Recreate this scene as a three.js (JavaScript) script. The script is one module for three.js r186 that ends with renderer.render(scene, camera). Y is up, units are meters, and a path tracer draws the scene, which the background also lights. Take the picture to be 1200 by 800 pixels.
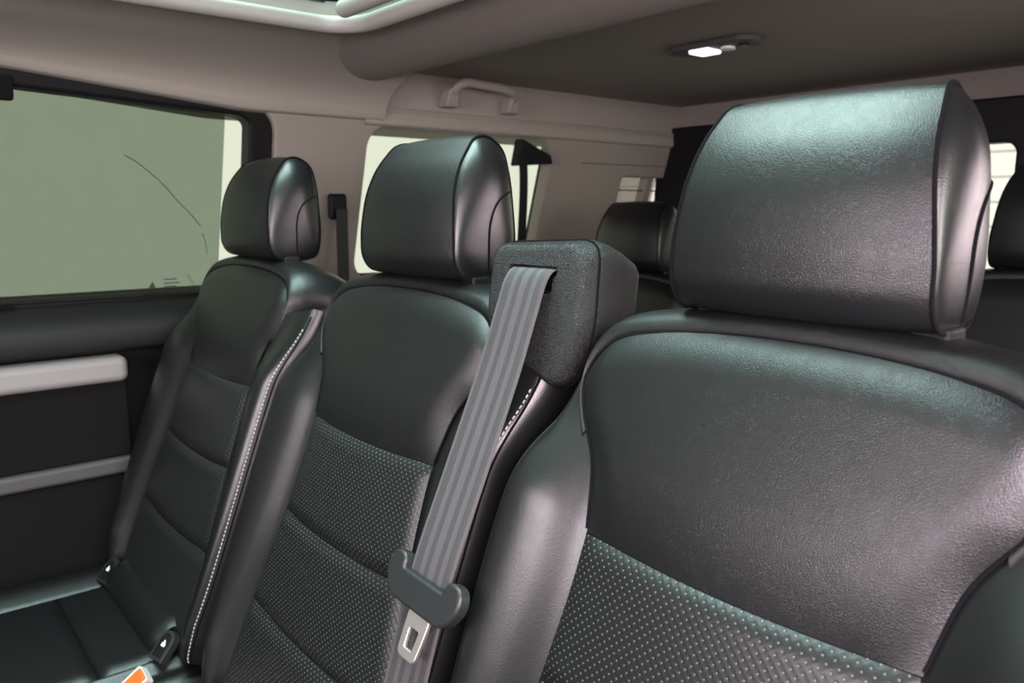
import * as THREE from 'three';
import { RoundedBoxGeometry } from 'three/addons/geometries/RoundedBoxGeometry.js';
import { mergeGeometries } from 'three/addons/utils/BufferGeometryUtils.js';
import { RectAreaLightUniformsLib } from 'three/addons/lights/RectAreaLightUniformsLib.js';
import { Brush, Evaluator, SUBTRACTION } from 'three-bvh-csg';

// ---------------------------------------------------------------- camera, sky, lights, exposure
const H = 1.1;                                   // eye height above the van floor; heights below are given from the eye
const scene = new THREE.Scene();
const camera = new THREE.PerspectiveCamera(2 * Math.atan(400 / 930) * 180 / Math.PI, 1.5, 0.02, 60);
camera.position.set(0.759, H, 0.523);
{
  const yaw = 39.8 * Math.PI / 180, pit = 9.46 * Math.PI / 180;
  camera.lookAt(camera.position.x - Math.cos(yaw) * Math.cos(pit), H - Math.sin(pit), camera.position.z - Math.sin(yaw) * Math.cos(pit));
}
camera.focus = 0.72; camera.userData.fStop = 9;
scene.background = new THREE.Color().setRGB(0.84, 0.86, 0.72);        // pale studio daylight all round the van
const renderer = new THREE.WebGLRenderer({ antialias: true });
renderer.toneMapping = THREE.LinearToneMapping;
renderer.toneMappingExposure = 1.0;
renderer.shadowMap.enabled = true;
RectAreaLightUniformsLib.init();

const V = (x, y, z) => new THREE.Vector3(x, y + H, z);

// ---------------------------------------------------------------- random, textures
function rng(seed) { let s = seed >>> 0; return () => { s = (s + 0x6D2B79F5) >>> 0; let t = Math.imul(s ^ (s >>> 15), 1 | s); t = (t + Math.imul(t ^ (t >>> 7), 61 | t)) ^ t; return ((t ^ (t >>> 14)) >>> 0) / 4294967296; }; }
function dataTex(n, fn, srgb, repeat) {
  const d = new Uint8Array(n * n * 4);
  for (let j = 0; j < n; j++) for (let i = 0; i < n; i++) {
    const c = fn(i / n, j / n), k = (j * n + i) * 4;
    const a = Array.isArray(c) ? c : [c, c, c];
    for (let q = 0; q < 3; q++) d[k + q] = Math.max(0, Math.min(255, Math.round(a[q] * 255)));
    d[k + 3] = 255;
  }
  const t = new THREE.DataTexture(d, n, n); t.wrapS = t.wrapT = THREE.RepeatWrapping; t.magFilter = THREE.LinearFilter; t.minFilter = THREE.LinearMipmapLinearFilter; t.generateMipmaps = true;
  if (srgb) t.colorSpace = THREE.SRGBColorSpace;
  t.repeat.set(repeat, repeat); t.needsUpdate = true; return t;
}
function worley(cells, seed) {                   // tileable F1, F2
  const r = rng(seed), px = [], py = [];
  for (let i = 0; i < cells * cells; i++) { px.push(r()); py.push(r()); }
  return (x, y) => {
    const gx = x * cells, gy = y * cells, ix = Math.floor(gx), iy = Math.floor(gy); let f1 = 9, f2 = 9;
    for (let b = -1; b <= 1; b++) for (let a = -1; a <= 1; a++) {
      const cx = ix + a, cy = iy + b, k = ((cy % cells + cells) % cells) * cells + ((cx % cells + cells) % cells);
      const dx = cx + px[k] - gx, dy = cy + py[k] - gy, d = Math.sqrt(dx * dx + dy * dy);
      if (d < f1) { f2 = f1; f1 = d; } else if (d < f2) f2 = d;
    }
    return [f1, f2];
  };
}
function vnoise(cells, seed) {
  const r = rng(seed), g = []; for (let i = 0; i < cells * cells; i++) g.push(r());
  const at = (i, j) => g[((j % cells + cells) % cells) * cells + ((i % cells + cells) % cells)];
  return (x, y) => { const gx = x * cells, gy = y * cells, i = Math.floor(gx), j = Math.floor(gy); let u = gx - i, v = gy - j; u = u * u * (3 - 2 * u); v = v * v * (3 - 2 * v); return (at(i, j) * (1 - u) + at(i + 1, j) * u) * (1 - v) + (at(i, j + 1) * (1 - u) + at(i + 1, j + 1) * u) * v; };
}
const wA = worley(44, 3), wB = worley(80, 9), nA = vnoise(9, 4), nB = vnoise(30, 6);
const grainT = dataTex(512, (x, y) => {
  const q = x + (nB(x, y) - 0.5) * 0.02, w = wA(q, y), w2 = wB(x, y), m = nA(x, y);
  return Math.min(1, Math.pow(Math.min(1, (w[1] - w[0]) * 2.2), 0.6) * (0.45 + 0.55 * m) + 0.25 * Math.min(1, (w2[1] - w2[0]) * 2) * (1 - m) + 0.15 * nB(x, y));
}, false, 1 / 0.075);
const wP = worley(60, 21);
const plasticT = dataTex(512, (x, y) => { const w = wP(x, y); return Math.min(1, (w[1] - w[0]) * 1.6) * 0.8 + 0.2 * nB(x, y); }, false, 1 / 0.09);
const dot = (x, y) => {                           // staggered perforation, 8 x 8 mm tile
  let best = 9; for (const [a, b] of [[.25, .25], [.75, .75]]) for (const i of [-1, 0, 1]) for (const j of [-1, 0, 1]) best = Math.min(best, Math.hypot(x - a - i, (y - b - j)));
  return best;
};
const perfMap = dataTex(64, (x, y) => { const d = dot(x, y); return d < 0.085 ? [.36, .37, .37] : [.080, .085, .087]; }, true, 1 / 0.0075);
const perfBump = dataTex(64, (x, y) => { const d = dot(x, y); return d < .14 ? 0.1 : Math.min(1, 0.6 + d); }, false, 1 / 0.0075);
const weaveT = dataTex(128, (x, y) => 0.5 + 0.25 * Math.sin(2 * Math.PI * (8 * x + 8 * y)) + 0.25 * Math.sin(2 * Math.PI * (16 * x - 8 * y)), false, 1 / 0.02);
const clothN = vnoise(64, 31), clothT = dataTex(256, (x, y) => 0.6 * clothN(x, y) + 0.4 * nB(x, y), false, 1 / 0.06);

// ---------------------------------------------------------------- materials
const std = (c, rough, o = {}) => new THREE.MeshPhysicalMaterial({ color: new THREE.Color().setRGB(...c), roughness: rough, side: THREE.DoubleSide, ...o });
const M = {
  leather: std([.006, .0068, .0071], .37, { ior: 1.55, bumpMap: grainT, bumpScale: .00013 }),
  leatherSmooth: std([.006, .0068, .0071], .31, { ior: 1.6, bumpMap: grainT, bumpScale: .00006 }),
  perforated: std([1, 1, 1], .40, { map: perfMap, bumpMap: perfBump, bumpScale: .0004 }),
  seam: std([.004, .004, .005], .9, { specularIntensity: .2 }),
  thread: std([.42, .40, .37], .8),
  plastic: std([.011, .0116, .012], .45, { bumpMap: plasticT, bumpScale: .0009 }),
  smoothPlastic: std([.016, .0175, .018], .40),
  black: std([.006, .006, .007], .55, { specularIntensity: .4 }),
  blackMatte: std([.006, .006, .006], .85, { specularIntensity: .3 }),
  doorDark: std([.016, .019, .0185], .55, { specularIntensity: .6, bumpMap: plasticT, bumpScale: .0002 }),
  doorCloth: std([.008, .0075, .0078], .9, { specularIntensity: .25, bumpMap: clothT, bumpScale: .0003 }),
  greyTrim: std([.28, .268, .26], .5),
  greyTrimDark: std([.062, .062, .060], .6),
  beige: std([.31, .292, .25], .8, { bumpMap: clothT, bumpScale: .00015 }),
  beigeHard: std([.26, .24, .204], .6),
  headliner: std([.22, .20, .178], .9, { bumpMap: clothT, bumpScale: .0002 }),
  creamTrim: std([.33, .325, .295], .45),
  metal: std([.86, .83, .79], .42, { metalness: 1 }),
  steel: std([.5, .5, .5], .3, { metalness: 1 }),
  orange: std([.80, .10, .012], .4),
  white: std([.8, .8, .8], .5),
  carpet: std([.03, .029, .028], .95, { bumpMap: clothT, bumpScale: .001 }),
  lampLens: std([.9, .88, .92], .4, { emissive: new THREE.Color().setRGB(1, .95, 1), emissiveIntensity: 1.6 }),
  clearGlass: std([.97, .98, .95], .02, { transmission: 1, thickness: 0, ior: 1.18 }),
  tintGlass: std([.55, .585, .55], .02, { transmission: 1, thickness: 0, ior: 1.18 }),
  privacyGlass: std([.58, .55, .53], .02, { transmission: 1, thickness: 0, ior: 1.5 }),
  roofGlass: std([.78, .93, .915], .02, { transmission: 1, thickness: 0, ior: 1.5 }),
  shutter: std([.75, .73, .70], .6),
  concrete: std([.40, .39, .37], .9),
};
function webbingMaterial() {
  const n = 128, c = dataTex(n, (x, y) => {
    const e = [[0.13, .07], [.37, .05], [.63, .05], [.87, .07]]; let s = 0; for (const [m, w] of e) s = Math.max(s, 1 - Math.min(1, Math.max(0, (Math.abs(x - m) - w) / .012)));
    return [.285 - .065 * s, .275 - .065 * s, .282 - .062 * s];
  }, true, 1);
  const b = dataTex(256, (x, y) => 0.5 + .5 * Math.sin(2 * Math.PI * (24 * x + 16 * y)) * Math.sin(2 * Math.PI * 16 * y), false, 1);
  return std([1, 1, 1], .72, { map: c, bumpMap: b, bumpScale: .0003 });
}
M.webbing = webbingMaterial();

// ---------------------------------------------------------------- object helpers
const used = {};
function numbered(n) { if (!(n in used)) { used[n] = 0; return n; } used[n]++; return n + '_' + String(used[n]).padStart(3, '0'); }
function tag(o, label, category, group) { o.userData.label = label; if (category) o.userData.category = category; if (group) o.userData.group = group; return o; }
function thing(name, label, category, pos = [0, 0, 0], group) { const g = new THREE.Group(); g.name = numbered(name); g.position.set(...pos); scene.add(g); return tag(g, label, category, group); }
function struct(name, label, category) { const g = new THREE.Group(); g.name = name; scene.add(g); tag(g, label, category); g.userData.kind = 'structure'; return g; }
function structMesh(name, geo, mat, label, category) { const m = new THREE.Mesh(geo, mat); m.name = name; scene.add(m); tag(m, label, category); m.userData.kind = 'structure'; return m; }
function part(parent, name, geo, mat, label) { const m = new THREE.Mesh(geo, mat); m.name = name; parent.add(m); if (label) m.userData.label = label; return m; }

// ---------------------------------------------------------------- geometry helpers
function grid(nu, nv, fn, uvfn, closeU = false) {   // fn(a, b) -> Vector3, a,b in 0..1
  const P = [], U = [], I = [];
  for (let j = 0; j <= nv; j++) for (let i = 0; i <= nu; i++) { const p = fn(i / nu, j / nv); P.push(p.x, p.y, p.z); const q = uvfn ? uvfn(i / nu, j / nv, p) : [p.x, p.y]; U.push(q[0], q[1]); }
  const w = nu + 1; for (let j = 0; j < nv; j++) for (let i = 0; i < nu; i++) { const a = j * w + i; I.push(a, a + 1, a + w + 1, a, a + w + 1, a + w); }
  const g = new THREE.BufferGeometry(); g.setAttribute('position', new THREE.Float32BufferAttribute(P, 3)); g.setAttribute('uv', new THREE.Float32BufferAttribute(U, 2)); g.setIndex(I); g.computeVertexNormals();
  if (closeU) { const n = g.attributes.normal; for (let j = 0; j <= nv; j++) { const a = j * w, b = a + nu, v = new THREE.Vector3(n.getX(a) + n.getX(b), n.getY(a) + n.getY(b), n.getZ(a) + n.getZ(b)).normalize(); n.setXYZ(a, v.x, v.y, v.z); n.setXYZ(b, v.x, v.y, v.z); } }
  return g;
}
function planarUV(geo, ax, ay) { const p = geo.attributes.position, u = []; for (let i = 0; i < p.count; i++) { const v = [p.getX(i), p.getY(i), p.getZ(i)]; u.push(v[ax], v[ay]); } geo.setAttribute('uv', new THREE.Float32BufferAttribute(u, 2)); return geo; }
const cr = (pts, closed = false) => new THREE.CatmullRomCurve3(pts.map(p => p.isVector3 ? p : new THREE.Vector3(p[0], p[1], p[2] || 0)), closed, 'centripetal');
function lut(xs, ys) {                               // smooth monotone-ish interpolation, xs increasing
  return x => { if (x <= xs[0]) return ys[0]; const n = xs.length; if (x >= xs[n - 1]) return ys[n - 1]; let i = 0; while (x > xs[i + 1]) i++; const t = (x - xs[i]) / (xs[i + 1] - xs[i]);
    const sl = k => k <= 0 || k >= n - 1 ? 0 : (ys[k + 1] - ys[k - 1]) / (xs[k + 1] - xs[k - 1]); const h = xs[i + 1] - xs[i], m0 = (i === 0 ? (ys[1] - ys[0]) / h : sl(i)) * h, m1 = (i === n - 2 ? (ys[n - 1] - ys[n - 2]) / h : sl(i + 1)) * h, t2 = t * t, t3 = t2 * t;
    return (2 * t3 - 3 * t2 + 1) * ys[i] + (t3 - 2 * t2 + t) * m0 + (-2 * t3 + 3 * t2) * ys[i + 1] + (t3 - t2) * m1; };
}
function coons(b, t, l, r) {                         // curves 0..1 -> Vector3; b,t run left to right, l,r bottom to top
  const p00 = b(0), p10 = b(1), p01 = t(0), p11 = t(1);
  return (u, v) => { const o = b(u).clone().multiplyScalar(1 - v).addScaledVector(t(u), v).addScaledVector(l(v), 1 - u).addScaledVector(r(v), u);
    o.addScaledVector(p00, -(1 - u) * (1 - v)).addScaledVector(p10, -u * (1 - v)).addScaledVector(p01, -(1 - u) * v).addScaledVector(p11, -u * v); return o; };
}
const tube = (pts, r, seg = 60, rad = 8, closed = false) => new THREE.TubeGeometry(cr(pts, closed), seg, r, rad, closed);
const bump = (d, w) => { const e = Math.min(1, Math.max(0, d / w)); return 1 - (1 - e) * (1 - e); };
function rbox(w, h, d, r, x = 0, y = 0, z = 0, seg = 4) { const g = new RoundedBoxGeometry(w, h, d, seg, r); g.translate(x, y, z); return g; }
function roundRect(x0, x1, y0, y1, r, Cls = THREE.Shape) { const s = new Cls(); s.moveTo(x0 + r, y0); s.lineTo(x1 - r, y0); s.absarc(x1 - r, y0 + r, r, -Math.PI / 2, 0); s.lineTo(x1, y1 - r); s.absarc(x1 - r, y1 - r, r, 0, Math.PI / 2); s.lineTo(x0 + r, y1); s.absarc(x0 + r, y1 - r, r, Math.PI / 2, Math.PI); s.lineTo(x0, y0 + r); s.absarc(x0 + r, y0 + r, r, Math.PI, Math.PI * 1.5); return s; }
function polyShape(pts, Cls = THREE.Shape) { const s = new Cls(); pts.forEach((p, i) => i ? s.lineTo(p[0], p[1]) : s.moveTo(p[0], p[1])); s.closePath(); return s; }
function roundPoly(pts, r, Cls = THREE.Shape) {      // polygon with rounded corners
  const s = new Cls(), n = pts.length;
  for (let i = 0; i < n; i++) {
    const p = new THREE.Vector2(...pts[i]), a = new THREE.Vector2(...pts[(i + n - 1) % n]), b = new THREE.Vector2(...pts[(i + 1) % n]); const rr = pts[i][2] ?? r;
    const k = Math.min(rr, p.distanceTo(a) * .49, p.distanceTo(b) * .49); const q0 = p.clone().lerp(a, k / p.distanceTo(a)), q1 = p.clone().lerp(b, k / p.distanceTo(b));
    if (i) s.lineTo(q0.x, q0.y); else s.moveTo(q0.x, q0.y); s.quadraticCurveTo(p.x, p.y, q1.x, q1.y);
  } s.closePath(); return s;
}
// the van's left side leans in towards the roof: x at a height, `off` metres inside the outer glass
const lean = (y, off) => -0.75 + off - (0.18 - y) * 0.29;
function sidePanel(shape, off, depth, bevel = 0, segs = 12) {   // shape in (z, y from eye); extruded outwards from `off`
  const g = new THREE.ExtrudeGeometry(shape, { depth: depth - 2 * bevel, bevelEnabled: bevel > 0, bevelSize: bevel, bevelThickness: bevel, bevelOffset: -bevel, bevelSegments: 3, curveSegments: segs });
  const p = g.attributes.position, u = [];
  for (let i = 0; i < p.count; i++) { const z = p.getX(i), y = p.getY(i), d = p.getZ(i) + bevel; p.setXYZ(i, lean(y, off) - d, y + H, z); u.push(z, y); }
  g.setAttribute('uv', new THREE.Float32BufferAttribute(u, 2));
  // mapping (z,y,-x) mirrors the winding, so flip it
  const n = g.index ? g.toNonIndexed() : g, q = n.attributes.position, w = n.attributes.uv;
  for (let i = 0; i < q.count; i += 3) { const a = [q.getX(i + 1), q.getY(i + 1), q.getZ(i + 1)], b = [q.getX(i + 2), q.getY(i + 2), q.getZ(i + 2)], c = [w.getX(i + 1), w.getY(i + 1)], e = [w.getX(i + 2), w.getY(i + 2)]; q.setXYZ(i + 1, ...b); q.setXYZ(i + 2, ...a); w.setXY(i + 1, ...e); w.setXY(i + 2, ...c); }
  n.computeVertexNormals(); return n;
}
function loftX(profile, x0, x1, n = 24, endLift) { const c = cr(profile.map(([z, y]) => [0, y + H, z])); return grid(n, 60, (a, b) => { const p = c.getPoint(b); return new THREE.Vector3(x0 + (x1 - x0) * a, p.y, p.z); }, (a, b, p) => [p.x, p.z]); }
function loftZ(profile, z0, z1, n = 24) { const c = cr(profile.map(([x, y]) => [x, y + H, 0])); return grid(n, 60, (a, b) => { const p = c.getPoint(b); return new THREE.Vector3(p.x, p.y, z0 + (z1 - z0) * a); }, (a, b, p) => [p.z, p.x + p.y]); }

// ================================================================ the van's shell
structMesh('floor', planarUV(new THREE.BoxGeometry(1.72, .05, 3.6).translate(0, -.025, .45), 0, 2), M.carpet, 'dark carpeted van floor under the seats', 'floor');

// --- upper left wall: beige trim with openings for the sliding door and the rear side windows
{
  const wall = new THREE.Shape(); wall.moveTo(-1.32, -.30); wall.lineTo(1.9, -.30); wall.lineTo(1.9, .235); wall.lineTo(.3, .222); wall.lineTo(-.05, .205); wall.lineTo(-1.32, .205); wall.closePath();
  wall.holes.push(roundPoly([[-.130, -.29], [1.2, -.29], [1.2, .20], [.32, .2135], [-.03, .189], [-.115, .178, .05]], .012, THREE.Path));
  wall.holes.push(roundRect(-.822, -.314, -.15, .168, .045, THREE.Path));
  wall.holes.push(roundRect(-1.285, -1.093, -.15, .086, .012, THREE.Path));
  const w = struct('wall_left', 'beige plastic side wall trim around the windows beside the seats', 'wall');
  part(w, 'trim_panel', sidePanel(wall, .06, .035, .004), M.beigeHard);
  part(w, 'lower_panel', new THREE.BoxGeometry(.03, .9, 1.2).translate(-.83, H - .72, -.74), M.doorDark);
  part(w, 'panel_joint', sidePanel(polyShape([[-1.3, .118], [-.93, .116], [-.93, .1145], [-1.3, .1165]]), .0607, .002), M.blackMatte);
  part(w, 'outer_skin', new THREE.BoxGeometry(.02, 1.0, 3.3).translate(-.90, H - .69, .3), M.blackMatte);
}
// --- right wall with the open sliding door way in which the photographer stands
{
  const w = struct('wall_right', 'beige right side wall with the open sliding doorway', 'wall');
  const s = polyShape([[-1.32, -1.1], [1.9, -1.1], [1.9, .235], [-1.32, .235]]);
  s.holes.push(roundRect(-.12, 1.25, -1.05, .2, .06, THREE.Path)); s.holes.push(roundRect(-1.05, -.45, -.15, .168, .045, THREE.Path));
  const g = new THREE.ExtrudeGeometry(s, { depth: .05, bevelEnabled: false }); g.rotateY(-Math.PI / 2); g.translate(.87, H, 0);
  part(w, 'trim_panel', planarUV(g, 2, 1), M.beigeHard);
  part(w, 'rear_pane', new THREE.BoxGeometry(.004, .36, .64).translate(.85, H + .01, -.75), M.clearGlass);
}
// --- rear wall: black door frames with a window
{
  const w = struct('wall_rear', 'black rear doors with a window onto the white shutter', 'wall');
  const s = roundPoly([[-.80, -1.1], [.80, -1.1], [.80, .212], [-.735, .215, .05]], .02);
  s.holes.push(roundRect(-.52, .170, -.16, .137, .03, THREE.Path)); s.holes.push(roundRect(.26, .62, -.16, .137, .03, THREE.Path));
  const g = new THREE.ExtrudeGeometry(s, { depth: .04, bevelEnabled: true, bevelSize: .006, bevelThickness: .006, bevelSegments: 3 }); g.translate(0, H, -1.305);
  part(w, 'door_panel', planarUV(g, 0, 1), M.black);
  part(w, 'pillar_trim', new THREE.BoxGeometry(1.74, .14, .03).translate(0, H + .26, -1.34), M.headliner);
}
// --- front end with the windscreen opening
{
  const w = struct('wall_front', 'front end of the cabin with the windscreen opening', 'wall');
  const s = polyShape([[-.9, -1.1], [.9, -1.1], [.9, .32], [-.9, .32]]); s.holes.push(roundRect(-.78, .78, -.30, .30, .08, THREE.Path));
  const g = new THREE.ExtrudeGeometry(s, { depth: .04, bevelEnabled: false }); g.translate(0, H, 1.9);
  part(w, 'dashboard_panel', planarUV(g, 0, 1), M.doorDark);
}
// --- ceiling: front headliner round the glass roof, cross beam, rear headliner, side coves
{
  const c = struct('ceiling', 'beige grey headliner with cross beam behind the glass roof', 'ceiling');
  const s = polyShape([[-.50, -1.95], [.64, -1.95], [.64, .34], [-.50, .34]]);         // (x, -z)
  s.holes.push(roundRect(-.385, .53, -1.2, .112, .07, THREE.Path));
  const g = new THREE.ExtrudeGeometry(s, { depth: .05, bevelEnabled: false, curveSegments: 16 }); g.rotateX(-Math.PI / 2); g.translate(0, H + .272, 0);
  part(c, 'front_headliner', planarUV(g, 0, 2), M.headliner);
  for (const m of [1, -1]) {
    const cp = cr([[-.905, .18], [-.76, .178], [-.684, .1775], [-.677, .186], [-.668, .204], [-.648, .224], [-.61, .243], [-.56, .257], [-.50, .267], [-.45, .2715], [-.40, .2725]].map(([x, y]) => [m > 0 ? x : .905 - (.905 + x) * .70, y + H, 0]));
    const cove = grid(60, 60, (a, b) => { const p = cp.getPoint(b), z = 1.9 - 2.24 * a, lift = .036 * Math.min(1, Math.max(0, (z + .06) / .38)); p.y += lift * Math.max(0, Math.min(1, (.262 - (p.y - H)) / .085)); p.z = z; return p; }, (a, b, p) => [p.z, p.x + p.y]);
    part(c, 'side_cove', cove, M.beige);
    const rear = loftZ([[-.905, .168], [-.74, .168], [-.688, .169], [-.684, .176], [-.688, .20], [-.697, .235], [-.705, .262], [-.716, .282], [-.73, .30]].map(([x, y]) => [x * m, y]), -.30, -1.33, 40);
    part(c, 'rear_cove', rear, M.beige);
  }
  part(c, 'cross_beam', loftX([[-.10, .273], [-.135, .270], [-.18, .258], [-.225, .246], [-.265, .2405], [-.295, .243], [-.312, .254], [-.318, .272], [-.32, .29]], -.72, .72, 30), M.headliner);
  part(c, 'rear_headliner', planarUV(new THREE.BoxGeometry(1.5, .02, 1.06).translate(0, H + .293, -.81), 0, 2), M.headliner);
  part(c, 'roof_skin', new THREE.BoxGeometry(.42, .02, 3.3).translate(-.72, H + .335, .3), M.black);
  part(c, 'roof_skin', new THREE.BoxGeometry(.42, .02, 3.3).translate(.75, H + .335, .3), M.black);
  part(c, 'roof_skin', new THREE.BoxGeometry(1.1, .02, 1.25).translate(0, H + .335, -.74), M.black);
  part(c, 'roof_skin', new THREE.BoxGeometry(1.1, .02, .7).translate(0, H + .335, 1.57), M.black);
}
// --- glass roof
{
  const w = struct('window_3', 'teal tinted glass roof with cream frame above the seats', 'roof window');
  const ring = (off, y, r, fl) => { const sh = roundRect(-.385 - off, .53 + off, -1.2 - off, .112 + off, .07 + off), pts = sh.getSpacedPoints(220).slice(0, -1).map(p => new THREE.Vector3(p.x, H + y, -p.y)); const t = new THREE.TubeGeometry(new THREE.CatmullRomCurve3(pts, true), 400, r, 12, true); return t; };
  part(w, 'frame', ring(-.006, .2725, .0125), M.creamTrim, 'cream rounded frame of the glass roof');
  part(w, 'inner_seal', ring(-.030, .305, .006), M.black);
  const pane = roundRect(-.40, .545, -1.22, .13, .08), pg = new THREE.ExtrudeGeometry(pane, { depth: .004, bevelEnabled: false }); pg.rotateX(-Math.PI / 2); pg.translate(0, H + .326, 0);
  part(w, 'pane', pg, M.roofGlass);
  part(w, 'blind_bar', new THREE.CapsuleGeometry(.013, .80, 6, 16).rotateZ(Math.PI / 2).translate(.07, H + .287, -.068), M.creamTrim, 'cream bar at the edge of the roof blind');
  for (const x of [-.352, .497]) part(w, 'guide_rail', rbox(.014, .012, 1.22, .004, x, H + .302, .56), M.smoothPlastic);
}
// --- sliding door: dark inner panel, grey strips, black window surround
{
  const d = struct('door_1', 'dark sliding door with light grey armrest strip beneath the big window', 'door');
  const surround = roundPoly([[-.150, -.19], [1.25, -.19], [1.25, .24], [.32, .225], [-.03, .20], [-.125, .185, .05]], .012);
  surround.holes.push(roundPoly([[-.080, -.158, .03], [1.1, -.158], [1.1, .172], [.312, .186], [-.05, .169], [-.072, .16, .03]], .03, THREE.Path));
  part(d, 'window_surround', sidePanel(surround, .048, .045, .006), M.black, 'black surround of the door window');
  const ledge = loftZ([[-.86, -.15], [-.815, -.157], [-.80, -.166], [-.782, -.172], [-.765, -.183], [-.752, -.202], [-.75, -.225], [-.757, -.243], [-.775, -.252], [-.80, -.255]], 1.2, -.13, 40);
  part(d, 'window_ledge', ledge, M.doorDark, 'dark padded ledge below the window');
  part(d, 'inner_panel', new THREE.BoxGeometry(.03, .85, 1.33).translate(-.815, H - .67, .535), M.blackMatte);
  part(d, 'cloth_panel', planarUV(rbox(.03, .145, 1.05, .006, -.775, H - .370, .685), 2, 1), M.doorCloth, 'black cloth panel of the door');
  part(d, 'armrest_strip', rbox(.05, .046, 1.05, .014, -.765, H - .279, .685, 6), M.greyTrim, 'light grey armrest strip');
  part(d, 'lower_strip', rbox(.036, .030, 1.05, .008, -.768, H - .457, .685), M.greyTrimDark, 'grey lower strip of the door');
  part(d, 'lower_pocket', rbox(.03, .25, 1.05, .01, -.778, H - .60, .685), M.blackMatte);
}
// --- door window
{
  const w = struct('window_1', 'large grey green tinted sliding window of the door', 'window');
  const rect = (z0, z1, y0, y1) => polyShape([[z0, y0], [z1, y0], [z1, y1], [z0, y1]]);
  part(w, 'fixed_pane', sidePanel(rect(-.12, 1.14, -.17, .20), .0, .004), M.clearGlass);
  const slide = roundPoly([[-.038, -.163], [1.12, -.163], [1.12, .19], [-.038, .19]], .004);
  part(w, 'sliding_pane', sidePanel(slide, .012, .004), M.tintGlass, 'grey green tinted sliding pane');
  part(w, 'sill_rail', sidePanel(rect(-.1, 1.12, -.172, -.155), .028, .024, .003), M.black);
  part(w, 'window_latch', sidePanel(roundPoly([[.302, .165], [.40, .165], [.40, .20], [.302, .20]], .004), .055, .02, .003), M.blackMatte, 'black latch at the window top');
  part(w, 'window_catch', sidePanel(roundPoly([[.318, -.176], [.42, -.176], [.42, -.158], [.318, -.158]], .004), .055, .02, .003), M.blackMatte);
  const on = (z, y) => new THREE.Vector3(lean(y, .0135), y + H, z);
  part(w, 'crack_line', tube([on(.135, .093), on(.115, .082), on(.097, .068), on(.07, .045), on(.044, .016), on(.02, -.008), on(.0, -.032)], .0007, 50, 5), M.seam, 'thin dark curved scratch in the pane');
  part(w, 'crack_line', tube([on(-.004, -.045), on(-.01, -.062), on(-.015, -.085)], .0005, 20, 5), M.seam);
  part(w, 'crack_line', tube([on(.022, -.125), on(.012, -.14), on(.006, -.15)], .0005, 20, 5), M.seam);
  const mark = [sidePanel(polyShape([[.080, -.147], [.093, -.147], [.086, -.135]]), .0145, .0006)];
  for (const [a, b, y] of [[.042, .066, -.133], [.036, .066, -.1405], [.042, .064, -.147]]) mark.push(sidePanel(rect(a, b, y, y + .002), .0145, .0006));
  part(w, 'glass_marking', mergeGeometries(mark), std([.05, .055, .05], .8), 'small dark marking printed on the glass');
}
// --- rear side windows
{
  const w = struct('window_2', 'bright side window behind the middle headrest', 'window');
  part(w, 'pane', sidePanel(roundRect(-.90, -.30, -.19, .20, .03), .0, .004), M.clearGlass);
  const seal = roundRect(-.90, -.29, -.20, .21, .05); seal.holes.push(roundRect(-.832, -.322, -.142, .180, .04, THREE.Path));
  part(w, 'seal', sidePanel(seal, .024, .02, .004), M.black, 'black rubber seal of the window');
}
{
  const w = struct('window_4', 'small tinted quarter window above the rear headrest', 'window');
  part(w, 'pane', sidePanel(roundRect(-1.30, -1.07, -.17, .11, .01), .0, .004), M.privacyGlass);
  part(w, 'divider', sidePanel(polyShape([[-1.243, -.16], [-1.220, -.16], [-1.220, .10], [-1.243, .10]]), .04, .03), M.beigeHard);
  part(w, 'heating_line', sidePanel(polyShape([[-1.30, .050], [-1.08, .050], [-1.08, .0535], [-1.30, .0535]]), .03, .004), M.seam);
}
{
  const w = struct('window_5', 'rear window with the white shutter showing through', 'window');
  part(w, 'pane', new THREE.BoxGeometry(.71, .32, .004).translate(-.175, H - .01, -1.315), M.clearGlass);
  part(w, 'pane', new THREE.BoxGeometry(.38, .32, .004).translate(.44, H - .01, -1.315), M.clearGlass);
}
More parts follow.
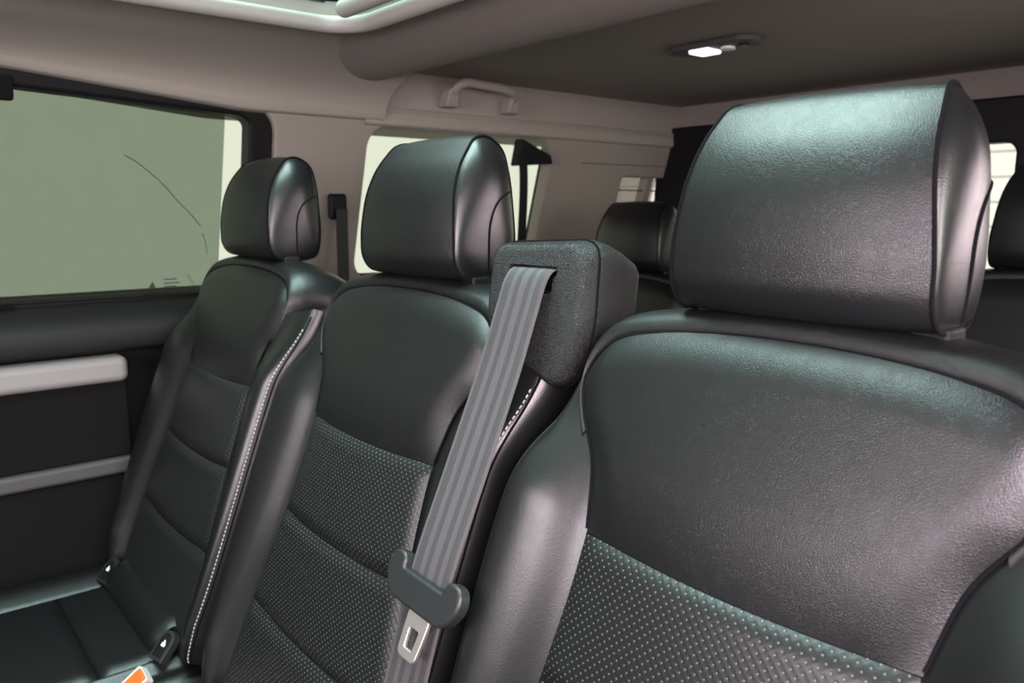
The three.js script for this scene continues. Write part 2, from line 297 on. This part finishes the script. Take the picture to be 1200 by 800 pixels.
// ================================================================ outside: studio floor, roller shutter, softbox
structMesh('ground', planarUV(new THREE.BoxGeometry(14, .1, 12).translate(0, -.45, 0), 0, 2), M.concrete, 'pale concrete floor around the van', 'ground');
{
  const sh = thing('roller_shutter', 'white slatted roller shutter behind the rear window', 'shutter', [0, -.4, -2.5]);
  const geo = rbox(4.4, .078, .02, .008);
  for (let k = 0; k < 34; k++) { const m = part(sh, 'slat', geo, M.shutter); m.position.set(0, .05 + k * .084, 0); }
  for (const x of [-2.23, 2.23]) part(sh, 'guide_rail', new THREE.BoxGeometry(.08, 2.95, .06).translate(x, 1.475, 0), M.greyTrim);
}
function softbox(label, pos, aim, w, h, rgb, power, stand = true) {
  const sb = thing('softbox_lamp', label, 'lamp', [pos[0], -.4, pos[2]]);
  const P = new THREE.Vector3(...pos), to = new THREE.Vector3(...aim).sub(P).normalize(), q = new THREE.Quaternion().setFromUnitVectors(new THREE.Vector3(0, 0, -1), to);
  if (Math.abs(to.y) < .9) { const m = new THREE.Matrix4().lookAt(P, new THREE.Vector3(...aim), new THREE.Vector3(0, 1, 0)); q.setFromRotationMatrix(m); }
  const at = m => { m.position.set(0, pos[1] + .4, 0); m.quaternion.copy(q); return m; };
  at(part(sb, 'diffuser', new THREE.BoxGeometry(w, h, .01), std([.8, .78, .79], .6, { emissive: new THREE.Color().setRGB(...rgb), emissiveIntensity: 1.0 }), 'glowing white diffuser'));
  at(part(sb, 'housing', new THREE.BoxGeometry(w + .06, h + .06, .16).translate(0, 0, .09), M.black));
  if (stand) {
    const back = to.clone().multiplyScalar(-.12), y = pos[1] + .35;
    part(sb, 'stand', new THREE.CylinderGeometry(.02, .02, y, 16).translate(back.x, y / 2, back.z), M.black);
    for (let k = 0; k < 3; k++) part(sb, 'leg', tube([[back.x, .45, back.z], [back.x + .4 * Math.cos(k * 2.09), .02, back.z + .4 * Math.sin(k * 2.09)]], .012, 8), M.black);
  } else for (const [a, b] of [[-1, -1], [1, 1]]) part(sb, 'suspension_rod', new THREE.CylinderGeometry(.01, .01, 1, 10).translate(a * w * .4, pos[1] + 1.05, b * h * .4), M.black);
  const L = new THREE.RectAreaLight(new THREE.Color().setRGB(...rgb), power, w, h); L.position.copy(P).addScaledVector(to, .02); L.lookAt(...aim); scene.add(L);
}
softbox('studio softbox on a stand in the open doorway', [1.08, 1.27, .60], [.45, .86, .05], .55, .55, [1, .80, .90], 29);
softbox('small studio softbox outside the right rear window', [1.02, 1.13, -.78], [.60, 1.10, 0], .34, .26, [1, .80, .90], 17);
softbox('small studio softbox standing in the front of the cabin', [.42, 1.25, 1.7], [.3, .85, 0], .8, .45, [1, .87, .94], 22);
softbox('studio softbox on a stand facing the doorway', [2.7, 1.5, .05], [-.7, 1.25, .15], 1.1, .9, [1, .98, .92], 14);
softbox('flat softbox hung over the glass roof', [.05, 3.0, .2], [.05, 0, .2], 2.4, 1.3, [1, .99, .97], 20, false);
// ================================================================ seats
const TAN = .36, NL = Math.hypot(1, TAN), NY = TAN / NL, NZ = 1 / NL;
const onSeat = (u, y, n = 0) => new THREE.Vector3(u, y + H + n * NY, .1 + (-.25 - y) * TAN + n * NZ);   // backrest plane, n out of it
const innerSeam = lut([-.64, -.56, -.47, -.36, -.25, -.20, -.165].map(v => v), [.176, .168, .155, .136, .128, .141, .163]);
const BY = -.60;                                                             // lower end of the backrest
const shoulderPts = [[-.128, -.25], [-.141, -.20], [-.163, -.165], [-.1715, -.142], [-.166, -.122], [-.148, -.105], [-.10, -.0945], [0, -.089]];
const shoulderHalf = cr(shoulderPts.map(([u, y]) => [u, y, 0]));
const shoulderFull = cr([...shoulderPts, ...shoulderPts.slice(0, -1).reverse().map(([u, y]) => [-u, y])].map(([u, y]) => [u, y, 0]));
function panel2d(fn, nu, nv, len, wid, puff, width, crown = () => 0, dip = .003, side = 1) {       // fn(a,b) -> (u, y); pillow that dips to its edges
  return grid(nu, nv, (a, b) => { const p = fn(a, b); const d = Math.min(a, 1 - a) * wid, e = Math.min(b, 1 - b) * len; return onSeat(p.x, p.y, puff * bump(e, width) * (side < 1 ? .35 + .65 * bump(d, side) : bump(d, width)) - dip + crown(p.x, p.y)); }, (a, b, p) => { const q = fn(a, b); return [q.x, q.y * NL]; });
}
const seatCrown = (u, y) => .009 * Math.max(0, 1 - (u / (y > -.165 ? .163 : innerSeam(y))) ** 2) * Math.max(0, 1 - Math.abs(y + .27) / .45);

function headrest(seat) {
  const hr = new THREE.Group(); hr.name = 'headrest'; seat.add(hr);
  const loop = cr([[.047, -.035], [.0455, -.056], [.036, -.070], [.014, -.0755], [-.012, -.0755], [-.031, -.070], [-.038, -.05], [-.040, 0], [-.039, .04], [-.033, .064], [-.013, .0765], [.006, .0735], [.019, .0605], [.0315, .0425], [.041, .018], [.0455, -.01]].map(([z, y]) => [0, y, z]), true);
  const W = .094, cen = new THREE.Vector3(0, 0, .003);
  const at = (t, u) => {                                                      // cover: fuller in the middle, rounding off to the side seams, narrower at the top
    const p = loop.getPointAt(((t % 1) + 1) % 1), e = Math.abs(u / W), full = 1 - e ** 2.6;
    p.z = p.z > 0 ? p.z * (1 + .24 * full) : p.z * (1 + .06 * full); p.y *= 1 + (p.y > 0 ? .035 : .015) * full;
    const narrow = 1 - .18 * Math.max(0, (p.y + .035) / .113) ** 1.3 - .075 * THREE.MathUtils.smoothstep(-p.z, -.025, .045); return new THREE.Vector3(u * narrow, p.y + H, p.z); };
  const us = a => { const s = 2 * a - 1; return W * Math.sign(s) * Math.min(1, Math.abs(s) ** .7); };
  part(hr, 'cover', grid(96, 48, (a, b) => at(a, us(b)), (a, b) => [a * .39, us(b)], true), M.leather, 'black leather headrest cover');
  for (const m of [-1, 1]) {
    const rim = t => at(t, m * W);
    part(hr, 'side_panel', grid(96, 18, (a, b) => { const p = rim(a), r = b; const c = new THREE.Vector3(m * W, H + cen.y, cen.z); const q = c.clone().lerp(p, r); q.x = THREE.MathUtils.lerp(m * W * .93, p.x, r * r * r) + m * (-.001 + .0125 * Math.pow(Math.max(0, 1 - r ** 2.6), .62)); return q; }, (a, b, p) => [p.z, p.y], true), M.leatherSmooth);
    const pts = []; for (let k = 0; k < 90; k++) { const p = rim(k / 90); p.x += m * .0006; pts.push(p); }
    part(hr, 'piping', new THREE.TubeGeometry(new THREE.CatmullRomCurve3(pts, true), 200, .0014, 7, true), M.seam);
    const sx = (z, y) => { const d = new THREE.Vector3(0, y - cen.y, z - cen.z); let best = 1, rx = m * W; for (let k = 0; k < 180; k++) { const p = rim(k / 180), vz = p.z - cen.z, vy = p.y - H - cen.y, L = Math.hypot(vz, vy), dot2 = (vz * d.z + vy * d.y) / (L * (d.length() || 1)); if (dot2 > .9985) { best = d.length() / L; rx = p.x; break; } } const r = Math.min(1, best); return new THREE.Vector3(THREE.MathUtils.lerp(m * W * .93, rx, r * r * r) + m * (-.0006 + .0125 * Math.pow(Math.max(0, 1 - r ** 2.6), .62)), y + H, z); };
    part(hr, 'side_seam', tube([sx(-.038, .019), sx(-.024, .0165), sx(-.010, .009), sx(-.002, -.002), sx(.003, -.018), sx(.004, -.04), sx(.003, -.068)], .0011, 60, 6), M.seam);
  }
  for (const u of [-.075, .085]) {
    part(hr, 'post', tube([V(u, -.12, .012), V(u, -.06, .008)], .006, 6, 12), M.smoothPlastic);
    part(hr, 'guide_collar', rbox(.026, .022, .026, .004, u, H - .081, .012), M.black);
  }
  return hr;
}
function bolster(seat, m) {                                                   // m = -1 left, 1 right
  const top = m < 0 ? -.141 : -.148, lift = m < 0 ? 0 : .018;
  const rowCurve = y => {
    const k = Math.min(1, Math.max(0, (-.150 - y) / .09)), s = k * k * (3 - 2 * k), low = Math.min(1, Math.max(0, (y - BY) / .05)), n = s * (.35 + .65 * Math.sqrt(low));
    const ui = y > -.165 ? .163 + (y + .165) * .3 : innerSeam(y), w = (m < 0 ? lut([-.60, -.56, -.50, -.42, -.30, -.24, -.20, -.175, -.155, -.140], [.199, .206, .215, .219, .221, .217, .207, .197, .186, .177]) : lut([-.60, -.56, -.50, -.42, -.30, -.24, -.20, -.175, -.148], [.199, .206, .215, .219, .221, .224, .230, .236, .241]))(y), rb = (m < 0 ? .020 : .006) * THREE.MathUtils.smoothstep(y, -.215, -.14);
    return cr([[ui, 0, -.003], [ui + (w - ui) * .10, 0, .0018 * n - .0008], [ui + (w - ui) * .38, 0, .0155 * n], [ui + (w - ui) * .68, 0, .0235 * n], [ui + (w - ui) * .87, 0, .0225 * n - rb * .5], [w, 0, .0125 * n - .002 - rb], [w + .007, 0, -.012 - rb], [w + .010, 0, -.045 - rb * .5], [w + .005, 0, -.10], [w - .01, 0, -.135]]);
  };
  const ys = b => BY + (top - BY) * b, cache = {};
  const row = b => cache[b] || (cache[b] = rowCurve(ys(b)));
  const split = 5 / 9;                                                        // control point `w`: the stitched edge
  const pt = (q, b) => { const p = row(b).getPoint(q); const y = ys(b) + lift * Math.min(1, q / split) * Math.max(0, (b - .86) / .14) ** 2; return onSeat(m * p.x, y, p.z); };
  part(seat, 'side_bolster', grid(44, 90, (a, b) => pt(a * split, b), (a, b, p) => [p.x, p.y * NL]), M.leatherSmooth);
  part(seat, 'side_panel', grid(30, 90, (a, b) => pt(split + a * (1 - split), b), (a, b, p) => [p.z, p.y]), M.leatherSmooth);
  part(seat, 'shoulder_gusset', grid(50, 14, (a, c) => { const p = pt(a, 1), r = row(1).getPoint(a), q = onSeat(m * r.x, top + lift * Math.min(1, a / split), THREE.MathUtils.lerp(r.z, -.135, c)); q.y += .010 * Math.sin(Math.PI * Math.min(1, c * 1.2)); return c === 0 ? p : q; }, (a, b, p) => [p.x, p.z]), M.leatherSmooth);
  const edge = []; for (let k = 0; k <= 60; k++) edge.push(pt(split, k / 60 * .985));
  part(seat, 'edge_seam', new THREE.TubeGeometry(new THREE.CatmullRomCurve3(edge), 160, .0013, 6), M.seam);
  const inner = []; for (let k = 0; k <= 60; k++) inner.push(pt(0, k / 60));
  part(seat, 'inner_seam', new THREE.TubeGeometry(new THREE.CatmullRomCurve3(inner), 160, .0014, 6), M.seam);
  const sc = []; for (let k = 0; k <= 80; k++) { const b = k / 80 * .96, s0 = m < 0 ? split + .015 : split - .035, p = pt(s0, b), e = pt(s0 - .02, b), f2 = pt(s0 + .02, b); const t1 = f2.sub(e), t2 = pt(s0, Math.min(1, b + .01)).sub(pt(s0, b)); const nn = t1.cross(t2).normalize(); if (nn.z < 0) nn.negate(); sc.push(p.addScaledVector(nn, .0005)); }
  const curve = new THREE.CatmullRomCurve3(sc), L = curve.getLength(), n = Math.floor(L / .0056), gs = [];
  for (let k = 0; k < n; k++) { const a = curve.getPointAt((k + .15) / n), c = curve.getPointAt((k + .85) / n); const g = new THREE.CapsuleGeometry(.00085, a.distanceTo(c) * .55, 2, 6); g.applyQuaternion(new THREE.Quaternion().setFromUnitVectors(new THREE.Vector3(0, 1, 0), c.clone().sub(a).normalize())); const mid = a.add(c).multiplyScalar(.5); g.translate(mid.x, mid.y, mid.z); gs.push(g); }
  const st = part(seat, 'stitching', mergeGeometries(gs), M.thread, 'pale grey stitching along the bolster edge'); st.userData.kind = 'stuff';
}
function makeSeat() {
  const seat = new THREE.Group();
  headrest(seat);
  // shoulder panel
  const lc = cr(shoulderPts.slice(0, 5).map(([u, y]) => [u, y, 0])), tc = cr([...shoulderPts.slice(4), ...shoulderPts.slice(4, -1).reverse().map(([u, y]) => [-u, y])].map(([u, y]) => [u, y, 0]));
  const v3 = (x, y) => new THREE.Vector3(x, y, 0);
  const h1 = t => v3(-.128 + .256 * t, -.25 - .004 * Math.sin(Math.PI * t));
  const sp = coons(h1, t => tc.getPoint(t), t => lc.getPoint(t), t => { const p = lc.getPoint(t); p.x = -p.x; return p; });
  part(seat, 'shoulder_panel', panel2d(sp, 72, 48, .16, .30, .010, .045, seatCrown, .0015), M.leather, 'smooth black leather upper panel');
  // perforated inserts
  const hs = [-.25, -.363, -.475, BY - .01];
  for (let k = 0; k < 3; k++) {
    const y1 = hs[k], y0 = hs[k + 1];
    const fn = (a, b) => { const y = y0 + (y1 - y0) * b, w = innerSeam(y); return v3((2 * a - 1) * w, y - .004 * Math.sin(Math.PI * a)); };
    part(seat, 'perforated_insert', panel2d(fn, 60, 40, .117, .27, .006, .016, seatCrown, .0026, .016), M.perforated, 'perforated black leather insert');
  }
  for (let k = 0; k < 3; k++) { const pts = []; for (let i = 0; i <= 24; i++) { const a = i / 24, w = innerSeam(hs[k]); const u = (2 * a - 1) * w, y = hs[k] - .004 * Math.sin(Math.PI * a); pts.push(onSeat(u, y, -.003 + seatCrown(u, y))); } part(seat, 'cross_seam', tube(pts, .0012, 60, 6), M.seam); }
  // top strip that rolls back over the shoulder
  const prof = cr([[0, -.0015, 0], [.003, .0012, 0], [.010, .0005, 0], [.018, -.010, 0], [.0245, -.032, 0], [.0265, -.065, 0], [.020, -.105, 0], [.004, -.128, 0], [-.03, -.135, 0]]);
  const ring = b => { const t = .125 + .75 * b, p = shoulderFull.getPointAt(t), d = shoulderFull.getTangentAt(t); return [p, v3(-d.y, d.x)]; };
  part(seat, 'top_panel', grid(110, 36, (a, b) => { const [p, o] = ring(a), q = prof.getPoint(b), up = Math.max(0, o.y); return onSeat(p.x + o.x * q.x * (.22 + .78 * up), p.y + o.y * q.x * 1.1, q.y + (b < .02 ? seatCrown(p.x, p.y) * 0 : 0)); }, (a, b) => [a * .5, prof.getPoint(b).x + b * .14]), M.leather);
  const sh = []; for (let k = 0; k <= 100; k++) { const p = shoulderFull.getPointAt(.004 + .992 * k / 100); sh.push(onSeat(p.x, p.y, -.0009 + seatCrown(p.x, p.y) * .5)); }
  part(seat, 'shoulder_seam', new THREE.TubeGeometry(new THREE.CatmullRomCurve3(sh), 220, .0013, 6), M.seam);
  bolster(seat, -1); bolster(seat, 1);
  // rear shell
  const shell = roundPoly([[-.20, BY], [.20, BY], [.222, -.30], [.222, -.17], [.175, -.115], [-.175, -.115], [-.222, -.17], [-.222, -.30]], .03), sg = new THREE.ExtrudeGeometry(shell, { depth: .02, bevelEnabled: true, bevelSize: .004, bevelThickness: .004, bevelSegments: 2 }), sp2 = sg.attributes.position;
  for (let i = 0; i < sp2.count; i++) { const p = onSeat(sp2.getX(i), sp2.getY(i), sp2.getZ(i) - .15); sp2.setXYZ(i, p.x, p.y, p.z); } sg.computeVertexNormals();
  part(seat, 'rear_shell', planarUV(sg, 0, 1), M.plastic);
  // cushion
  const CY = -.615, zs = [.228, .325, .435, .55, .66];
  for (let k = 0; k < 4; k++) part(seat, 'cushion_panel', grid(48, 24, (a, b) => { const u = -.15 + .285 * a, z = zs[k] + (zs[k + 1] - zs[k]) * b; const p = bump(Math.min(a, 1 - a) * .28, .02) * bump(Math.min(b, 1 - b) * .105, .02); return new THREE.Vector3(u, H + CY - .003 + .009 * p + .02 * Math.max(0, (z - .25)) - (k === 3 ? .05 * b ** 3 : 0), z); }, (a, b, p) => [p.x, p.z]), M.leather);
  for (let k = 1; k < 4; k++) part(seat, 'cushion_seam', tube([[-.15, H + CY - .002 + .02 * (zs[k] - .25), zs[k]], [.135, H + CY - .002 + .02 * (zs[k] - .25), zs[k]]], .0012, 20, 6), M.seam);
  for (const m of [-1, 1]) {
    const u0 = m < 0 ? -.15 : .135, prf = cr([[0, -.003, 0], [.008, .004, 0], [.03, .016, 0], [.055, .014, 0], [.075, -.006, 0], [.082, -.05, 0], [.078, -.14, 0]].map(p => m > 0 ? [p[0] * .75, Math.min(p[1], .004) - (p[0] > .02 ? .012 : 0), 0] : p));
    part(seat, 'cushion_bolster', grid(40, 36, (a, b) => { const q = prf.getPoint(b), z = .20 + .46 * a; return new THREE.Vector3(u0 + m * q.x, H + CY + q.y + .02 * Math.max(0, z - .25) - .05 * Math.max(0, (a - .8) / .2) ** 2, z); }, (a, b, p) => [p.z, p.x + p.y]), M.leather);
    part(seat, 'cushion_edge_seam', tube([[u0, H + CY, .215], [u0, H + CY, .32], [u0, H + CY + .004, .64]], .0013, 30, 6), M.seam);
  }
  part(seat, 'cushion_base', rbox(.38, .16, .46, .02, 0, H - .72, .44), M.smoothPlastic);
  part(seat, 'seat_frame', rbox(.34, .29, .36, .02, 0, .147, .42), M.blackMatte);
  // roll between cushion and backrest, with child seat anchor covers at its ends
  part(seat, 'rear_roll', grid(48, 24, (a, b) => { const t = a * Math.PI * 2, u = -.140 + .265 * b, e = bump(Math.min(b, 1 - b) * .265, .012); return new THREE.Vector3(u, H + CY + .010 + .034 * Math.sin(t) * (.8 + .2 * e), .222 + .036 * Math.cos(t) * (.8 + .2 * e)); }, (a, b, p) => [p.x, a * .2], true), M.leather, 'rolled leather pad behind the cushion');
  for (const u of [-.158, .142]) {
    const cv = new THREE.Group(); cv.name = 'anchor_cover'; seat.add(cv);
    const arch = new THREE.Shape(); arch.moveTo(-.017, -.028); arch.lineTo(-.017, .004); arch.absarc(0, .004, .017, Math.PI, 0, true); arch.lineTo(.017, -.028); arch.closePath(); const hole = new THREE.Path(); hole.moveTo(-.0125, -.024); hole.lineTo(-.0125, .004); hole.absarc(0, .004, .0125, Math.PI, 0, true); hole.lineTo(.0125, -.024); hole.closePath(); arch.holes.push(hole);
    const pose = g => g.scale(.8, .8, .8).rotateX(-.75).rotateY(.25).translate(u, H + CY + .020, .238);
    part(cv, 'housing', pose(new THREE.ExtrudeGeometry(arch, { depth: .012, bevelEnabled: true, bevelSize: .0015, bevelThickness: .0015, bevelSegments: 2 }).translate(0, 0, .0)), M.smoothPlastic);
    part(cv, 'flap', pose(rbox(.025, .045, .012, .003, 0, -.006, .0062)), M.blackMatte);
    const ic = polyShape([[-.006, -.006], [.006, -.006], [.006, .002], [.002, .002], [.001, .007], [-.003, .008], [-.003, .002], [-.006, .002]]), ig = pose(new THREE.ExtrudeGeometry(ic, { depth: .0010, bevelEnabled: false }).scale(.75, .75, 1).translate(0, -.001, .0124));
    part(cv, 'symbol', ig, M.white, 'white child seat symbol');
  }
  return seat;
}
const seatProto = makeSeat();
function placeSeat(label, x, y, z, group) { const s = seatProto.clone(); s.name = numbered('passenger_seat'); s.position.set(x, y, z); scene.add(s); return tag(s, label, 'seat', group); }
const seatA = placeSeat('black leather seat beside the sliding door and its window', -.465, 0, 0, 'seats of the middle row');
const seatB = placeSeat('black leather middle seat with belt retractor on its shoulder', 0, 0, 0, 'seats of the middle row');
const seatC = placeSeat('black leather seat beside the belt retractor box, farthest from the sliding door', .47, 0, 0, 'seats of the middle row');
placeSeat('dark rear seat beneath the small quarter window', -.45, -.062, -.86, 'seats of the rear row');
placeSeat('dark rear seat in front of the rear window', .395, -.012, -.83, 'seats of the rear row');

// --- belt retractor box on the middle seat's shoulder
{
  const box = new THREE.Group(); box.name = 'belt_retractor'; seatB.add(box);
  const outline = roundPoly([[.152, -.10], [.153, -.032, .018], [.280, -.026, .022], [.285, -.11, .03], [.266, -.160, .02], [.20, -.14]], .012).getSpacedPoints(140);
  const c = new THREE.Vector2(.222, -.085);
  const ringAt = (t, k, z, dy = 0, dx = 0) => { const n = outline.length - 1, f = t * n, i = Math.min(n - 1, Math.floor(f)), p = outline[i].clone().lerp(outline[i + 1], f - i); p.sub(c).multiplyScalar(k).add(c); return new THREE.Vector3(p.x + dx * (p.x > c.x ? 1 : 0), p.y + H + dy * Math.max(0, (p.y - c.y) / .06), z + .0 * p.y + (-.085 - p.y) * .14); };
  const lay = [[0, .0525], [.5, .0525], [.86, .052], [.93, .0505], [.97, .047], [.99, .0425], [1, .0365], [1.0, .033], [1.012, .0315], [1.012, .026], [1.005, -.01], [.96, -.035], [.88, -.047], [.6, -.055], [0, -.056]];
  const geo = grid(140, (lay.length - 1) * 2, (a, b) => { const f = b * (lay.length - 1), i = Math.min(lay.length - 2, Math.floor(f)), t = f - i; const k = lay[i][0] + (lay[i + 1][0] - lay[i][0]) * t, z = lay[i][1] + (lay[i + 1][1] - lay[i][1]) * t; return ringAt(a, k, z, z < .02 ? (z - .02) * .35 : 0, z < .02 ? (z - .02) * .25 : 0); }, (a, b, p) => [p.x - p.z, p.y], true);
  const slot = roundPoly([[.186, -.050], [.251, -.050], [.251, -.057], [.246, -.060], [.246, -.074, .008], [.191, -.074, .008], [.191, -.060], [.186, -.057]], .002), cg = new THREE.ExtrudeGeometry(slot, { depth: .03, bevelEnabled: false }); cg.translate(0, H, .026);
  const A = new Brush(geo.toNonIndexed()), B = new Brush(cg); A.updateMatrixWorld(); B.updateMatrixWorld(); const ev = new Evaluator(); ev.useGroups = false; ev.attributes = ['position', 'normal', 'uv'];
  let cut; try { cut = ev.evaluate(A, B, SUBTRACTION).geometry; } catch (e) { console.log('csg failed', e.message); cut = geo; }
  part(box, 'housing', cut, M.plastic, 'grained black plastic box with a belt slot');
  const e = []; for (let k = 0; k < 120; k++) e.push(ringAt(k / 120, 1.009, .0325));
  part(box, 'joint', new THREE.TubeGeometry(new THREE.CatmullRomCurve3(e, true), 200, .0011, 6, true), M.seam);
  part(box, 'slot_lining', rbox(.07, .03, .004, .001, .2185, H - .062, .030), M.blackMatte);
}
// ================================================================ seat belts
function strap(path, width, side, seg = 120, thick = .0013) {          // path points, side(t) -> unit vector across
  const c = cr(path); const L = c.getLength();
  return grid(24, seg, (a, b) => { const p = c.getPointAt(b), t = c.getTangentAt(b), s = side(b), n = s.clone().cross(t).normalize(); const f = a * 2; const top = f <= 1, x = top ? f : 2 - f; return p.clone().addScaledVector(s, (x - .5) * width).addScaledVector(n, (top ? 1 : -1) * thick / 2); }, (a, b) => { const f = a * 2; return [f <= 1 ? f : 2 - f, b * L / .05]; });
}
{
  const belt = thing('seat_belt', 'grey seat belt hanging from the retractor box over the middle seat', 'seat belt');
  const sd = t => new THREE.Vector3(1, .02 - .04 * t, -.02).normalize();
  part(belt, 'webbing', strap([V(.2195, -.052, .033), V(.2195, -.054, .050), V(.2195, -.062, .0575), V(.2195, -.09, .069), V(.219, -.14, .088), V(.2185, -.22, .123), V(.2175, -.30, .158), V(.2165, -.325, .1665), V(.214, -.36, .176), V(.211, -.42, .192), V(.207, -.50, .219), V(.205, -.58, .25)], .056, sd, 160), M.webbing, 'grey ribbed webbing');
  const tg = new THREE.Group(); tg.name = 'tongue'; belt.add(tg);
  tg.position.copy(V(.2185, -.318, .1665)); tg.rotation.set(-Math.atan(.44), 0, -.03, 'XYZ');
  const body = roundPoly([[-.049, .010, .010], [-.053, -.004, .012], [-.040, -.024, .012], [.040, -.024, .012], [.053, -.004, .012], [.049, .010, .010], [.034, .010, .006], [.0325, -.002, .004], [-.0325, -.002, .004], [-.034, .010, .006]], .006);
  const bg = new THREE.ExtrudeGeometry(body, { depth: .007, bevelEnabled: true, bevelSize: .003, bevelThickness: .003, bevelSegments: 4, curveSegments: 10 }); bg.translate(0, 0, -.002);
  part(tg, 'grip', bg, M.smoothPlastic, 'black plastic grip of the belt tongue');
  const tab = roundPoly([[-.0235, .0], [-.0195, -.014, .008], [-.0195, -.026, .006], [-.0165, -.062, .008], [.0165, -.062, .008], [.0195, -.026, .006], [.0195, -.014, .008], [.0235, .0]], .003); tab.holes.push(roundPoly([[-.0095, -.030], [.0095, -.030], [.0085, -.053], [-.0085, -.053]], .003, THREE.Path));
  const mg = new THREE.ExtrudeGeometry(tab, { depth: .002, bevelEnabled: true, bevelSize: .0008, bevelThickness: .0008, bevelSegments: 2 }); mg.scale(.76, .80, 1); mg.translate(.010, -.014, .0035);
  part(tg, 'latch_plate', mg, M.metal, 'shiny metal latch plate with a slot');
}
{
  const b = thing('seat_belt', 'dark seat belt and guide on the pillar behind the door seat', 'seat belt');
  const g = rbox(.016, .052, .040, .0075); g.translate(-.722, H + .005, -.250); part(b, 'belt_guide', g, M.black, 'black belt guide on the pillar');
  part(b, 'webbing', strap([V(-.712, .0, -.255), V(-.708, -.05, -.252), V(-.715, -.14, -.255), V(-.74, -.30, -.26)], .034, () => new THREE.Vector3(-.35, 0, -1).normalize(), 40), std([.035, .04, .042], .8));
}
{
  const b = thing('seat_belt', 'black rear belt hanging beside the bright side window', 'seat belt');
  part(b, 'belt_guide', sidePanel(roundPoly([[-.700, .162], [-.80, .128], [-.812, .108], [-.70, .10]], .006), .085, .03, .005), M.black, 'black triangular belt guide');
  part(b, 'webbing', strap([V(-.668, .13, -.700), V(-.675, .05, -.708), V(-.69, -.10, -.712), V(-.72, -.3, -.72)], .034, () => new THREE.Vector3(-.25, 0, -1).normalize(), 40), M.black);
}
{
  const b = thing('belt_buckle', 'belt buckle with orange release button beside the door seat cushion', 'buckle');
  const t = new THREE.Group(); t.name = 'buckle_head'; b.add(t);
  const tip = V(-.252, -.583, .286), axis = tip.clone().sub(V(-.268, -.632, .342)).normalize(), face = new THREE.Vector3(.35, .75, .55), side = axis.clone().cross(face).normalize(); face.copy(side).cross(axis);
  t.position.copy(tip); t.scale.setScalar(.78); t.quaternion.setFromRotationMatrix(new THREE.Matrix4().makeBasis(side, axis, face.normalize()));
  part(t, 'body', rbox(.034, .07, .022, .005, 0, -.035, 0), std([.45, .43, .41], .5), 'grey buckle body');
  part(t, 'release_button', rbox(.024, .06, .006, .0025, .002, -.031, .010), M.orange, 'orange release button');
  part(b, 'stalk', tube([V(-.262, -.632, .342), V(-.246, -.72, .36), V(-.243, -.95, .33)], .008, 12), M.black);
}
// ================================================================ fittings on the roof and wall
{
  const h = thing('grab_handle', 'beige grab handle on the wall above the side window', 'handle');
  const P = (z, y, o) => new THREE.Vector3(lean(y, .06) + o, y + H, z);
  const path = cr([P(-.488, .226, .0), P(-.490, .238, .020), P(-.497, .254, .030), P(-.512, .2615, .033), P(-.56, .2605, .033), P(-.615, .2585, .032), P(-.645, .252, .030), P(-.660, .238, .022), P(-.663, .224, .0)]);
  part(h, 'grip', grid(16, 80, (a, b) => { const p = path.getPointAt(b), t = path.getTangentAt(b), s = new THREE.Vector3(1, 0, 0), n = s.clone().cross(t).normalize(); const th = a * 2 * Math.PI, w = .0095 + .004 * (Math.abs(b - .5) > .36 ? 1 : 0); return p.addScaledVector(s, .007 * Math.cos(th)).addScaledVector(n, w * Math.sin(th)); }, null, true), M.beigeHard);
  for (const [z, y] of [[-.492, .229], [-.660, .227]]) part(h, 'mount', sidePanel(roundPoly([[z - .016, y - .016], [z + .016, y - .016], [z + .013, y + .022], [z - .013, y + .022]], .006), .086, .035, .004), M.beigeHard);
}
{
  const l = thing('dome_lamp', 'lit white interior lamp in the rear ceiling', 'lamp', [-.118, H + .283, -.665]);
  const plate = roundRect(-.085, .085, -.030, .030, .025), pg = new THREE.ExtrudeGeometry(plate, { depth: .004, bevelEnabled: true, bevelSize: .004, bevelThickness: .003, bevelSegments: 3 }); pg.rotateX(Math.PI / 2); pg.translate(0, -.003, 0);
  part(l, 'bezel', pg, M.greyTrimDark);
  part(l, 'lens', rbox(.042, .010, .042, .004, -.022, -.011, 0), M.lampLens, 'glowing white lamp lens');
  part(l, 'switch', new THREE.CylinderGeometry(.012, .013, .006, 24).translate(.024, -.012, -.002), M.white, 'round white switch');
  part(l, 'switch', new THREE.CylinderGeometry(.009, .010, .005, 24).translate(.056, -.012, -.002), M.smoothPlastic);
  const L = new THREE.RectAreaLight(new THREE.Color().setRGB(1, .95, 1), 3, .04, .04); L.position.set(-.14, H + .264, -.665); L.lookAt(-.14, 0, -.665); scene.add(L);
}
scene.traverse(o => { if (o.isMesh) { o.castShadow = true; o.receiveShadow = true; } });
renderer.render(scene, camera);
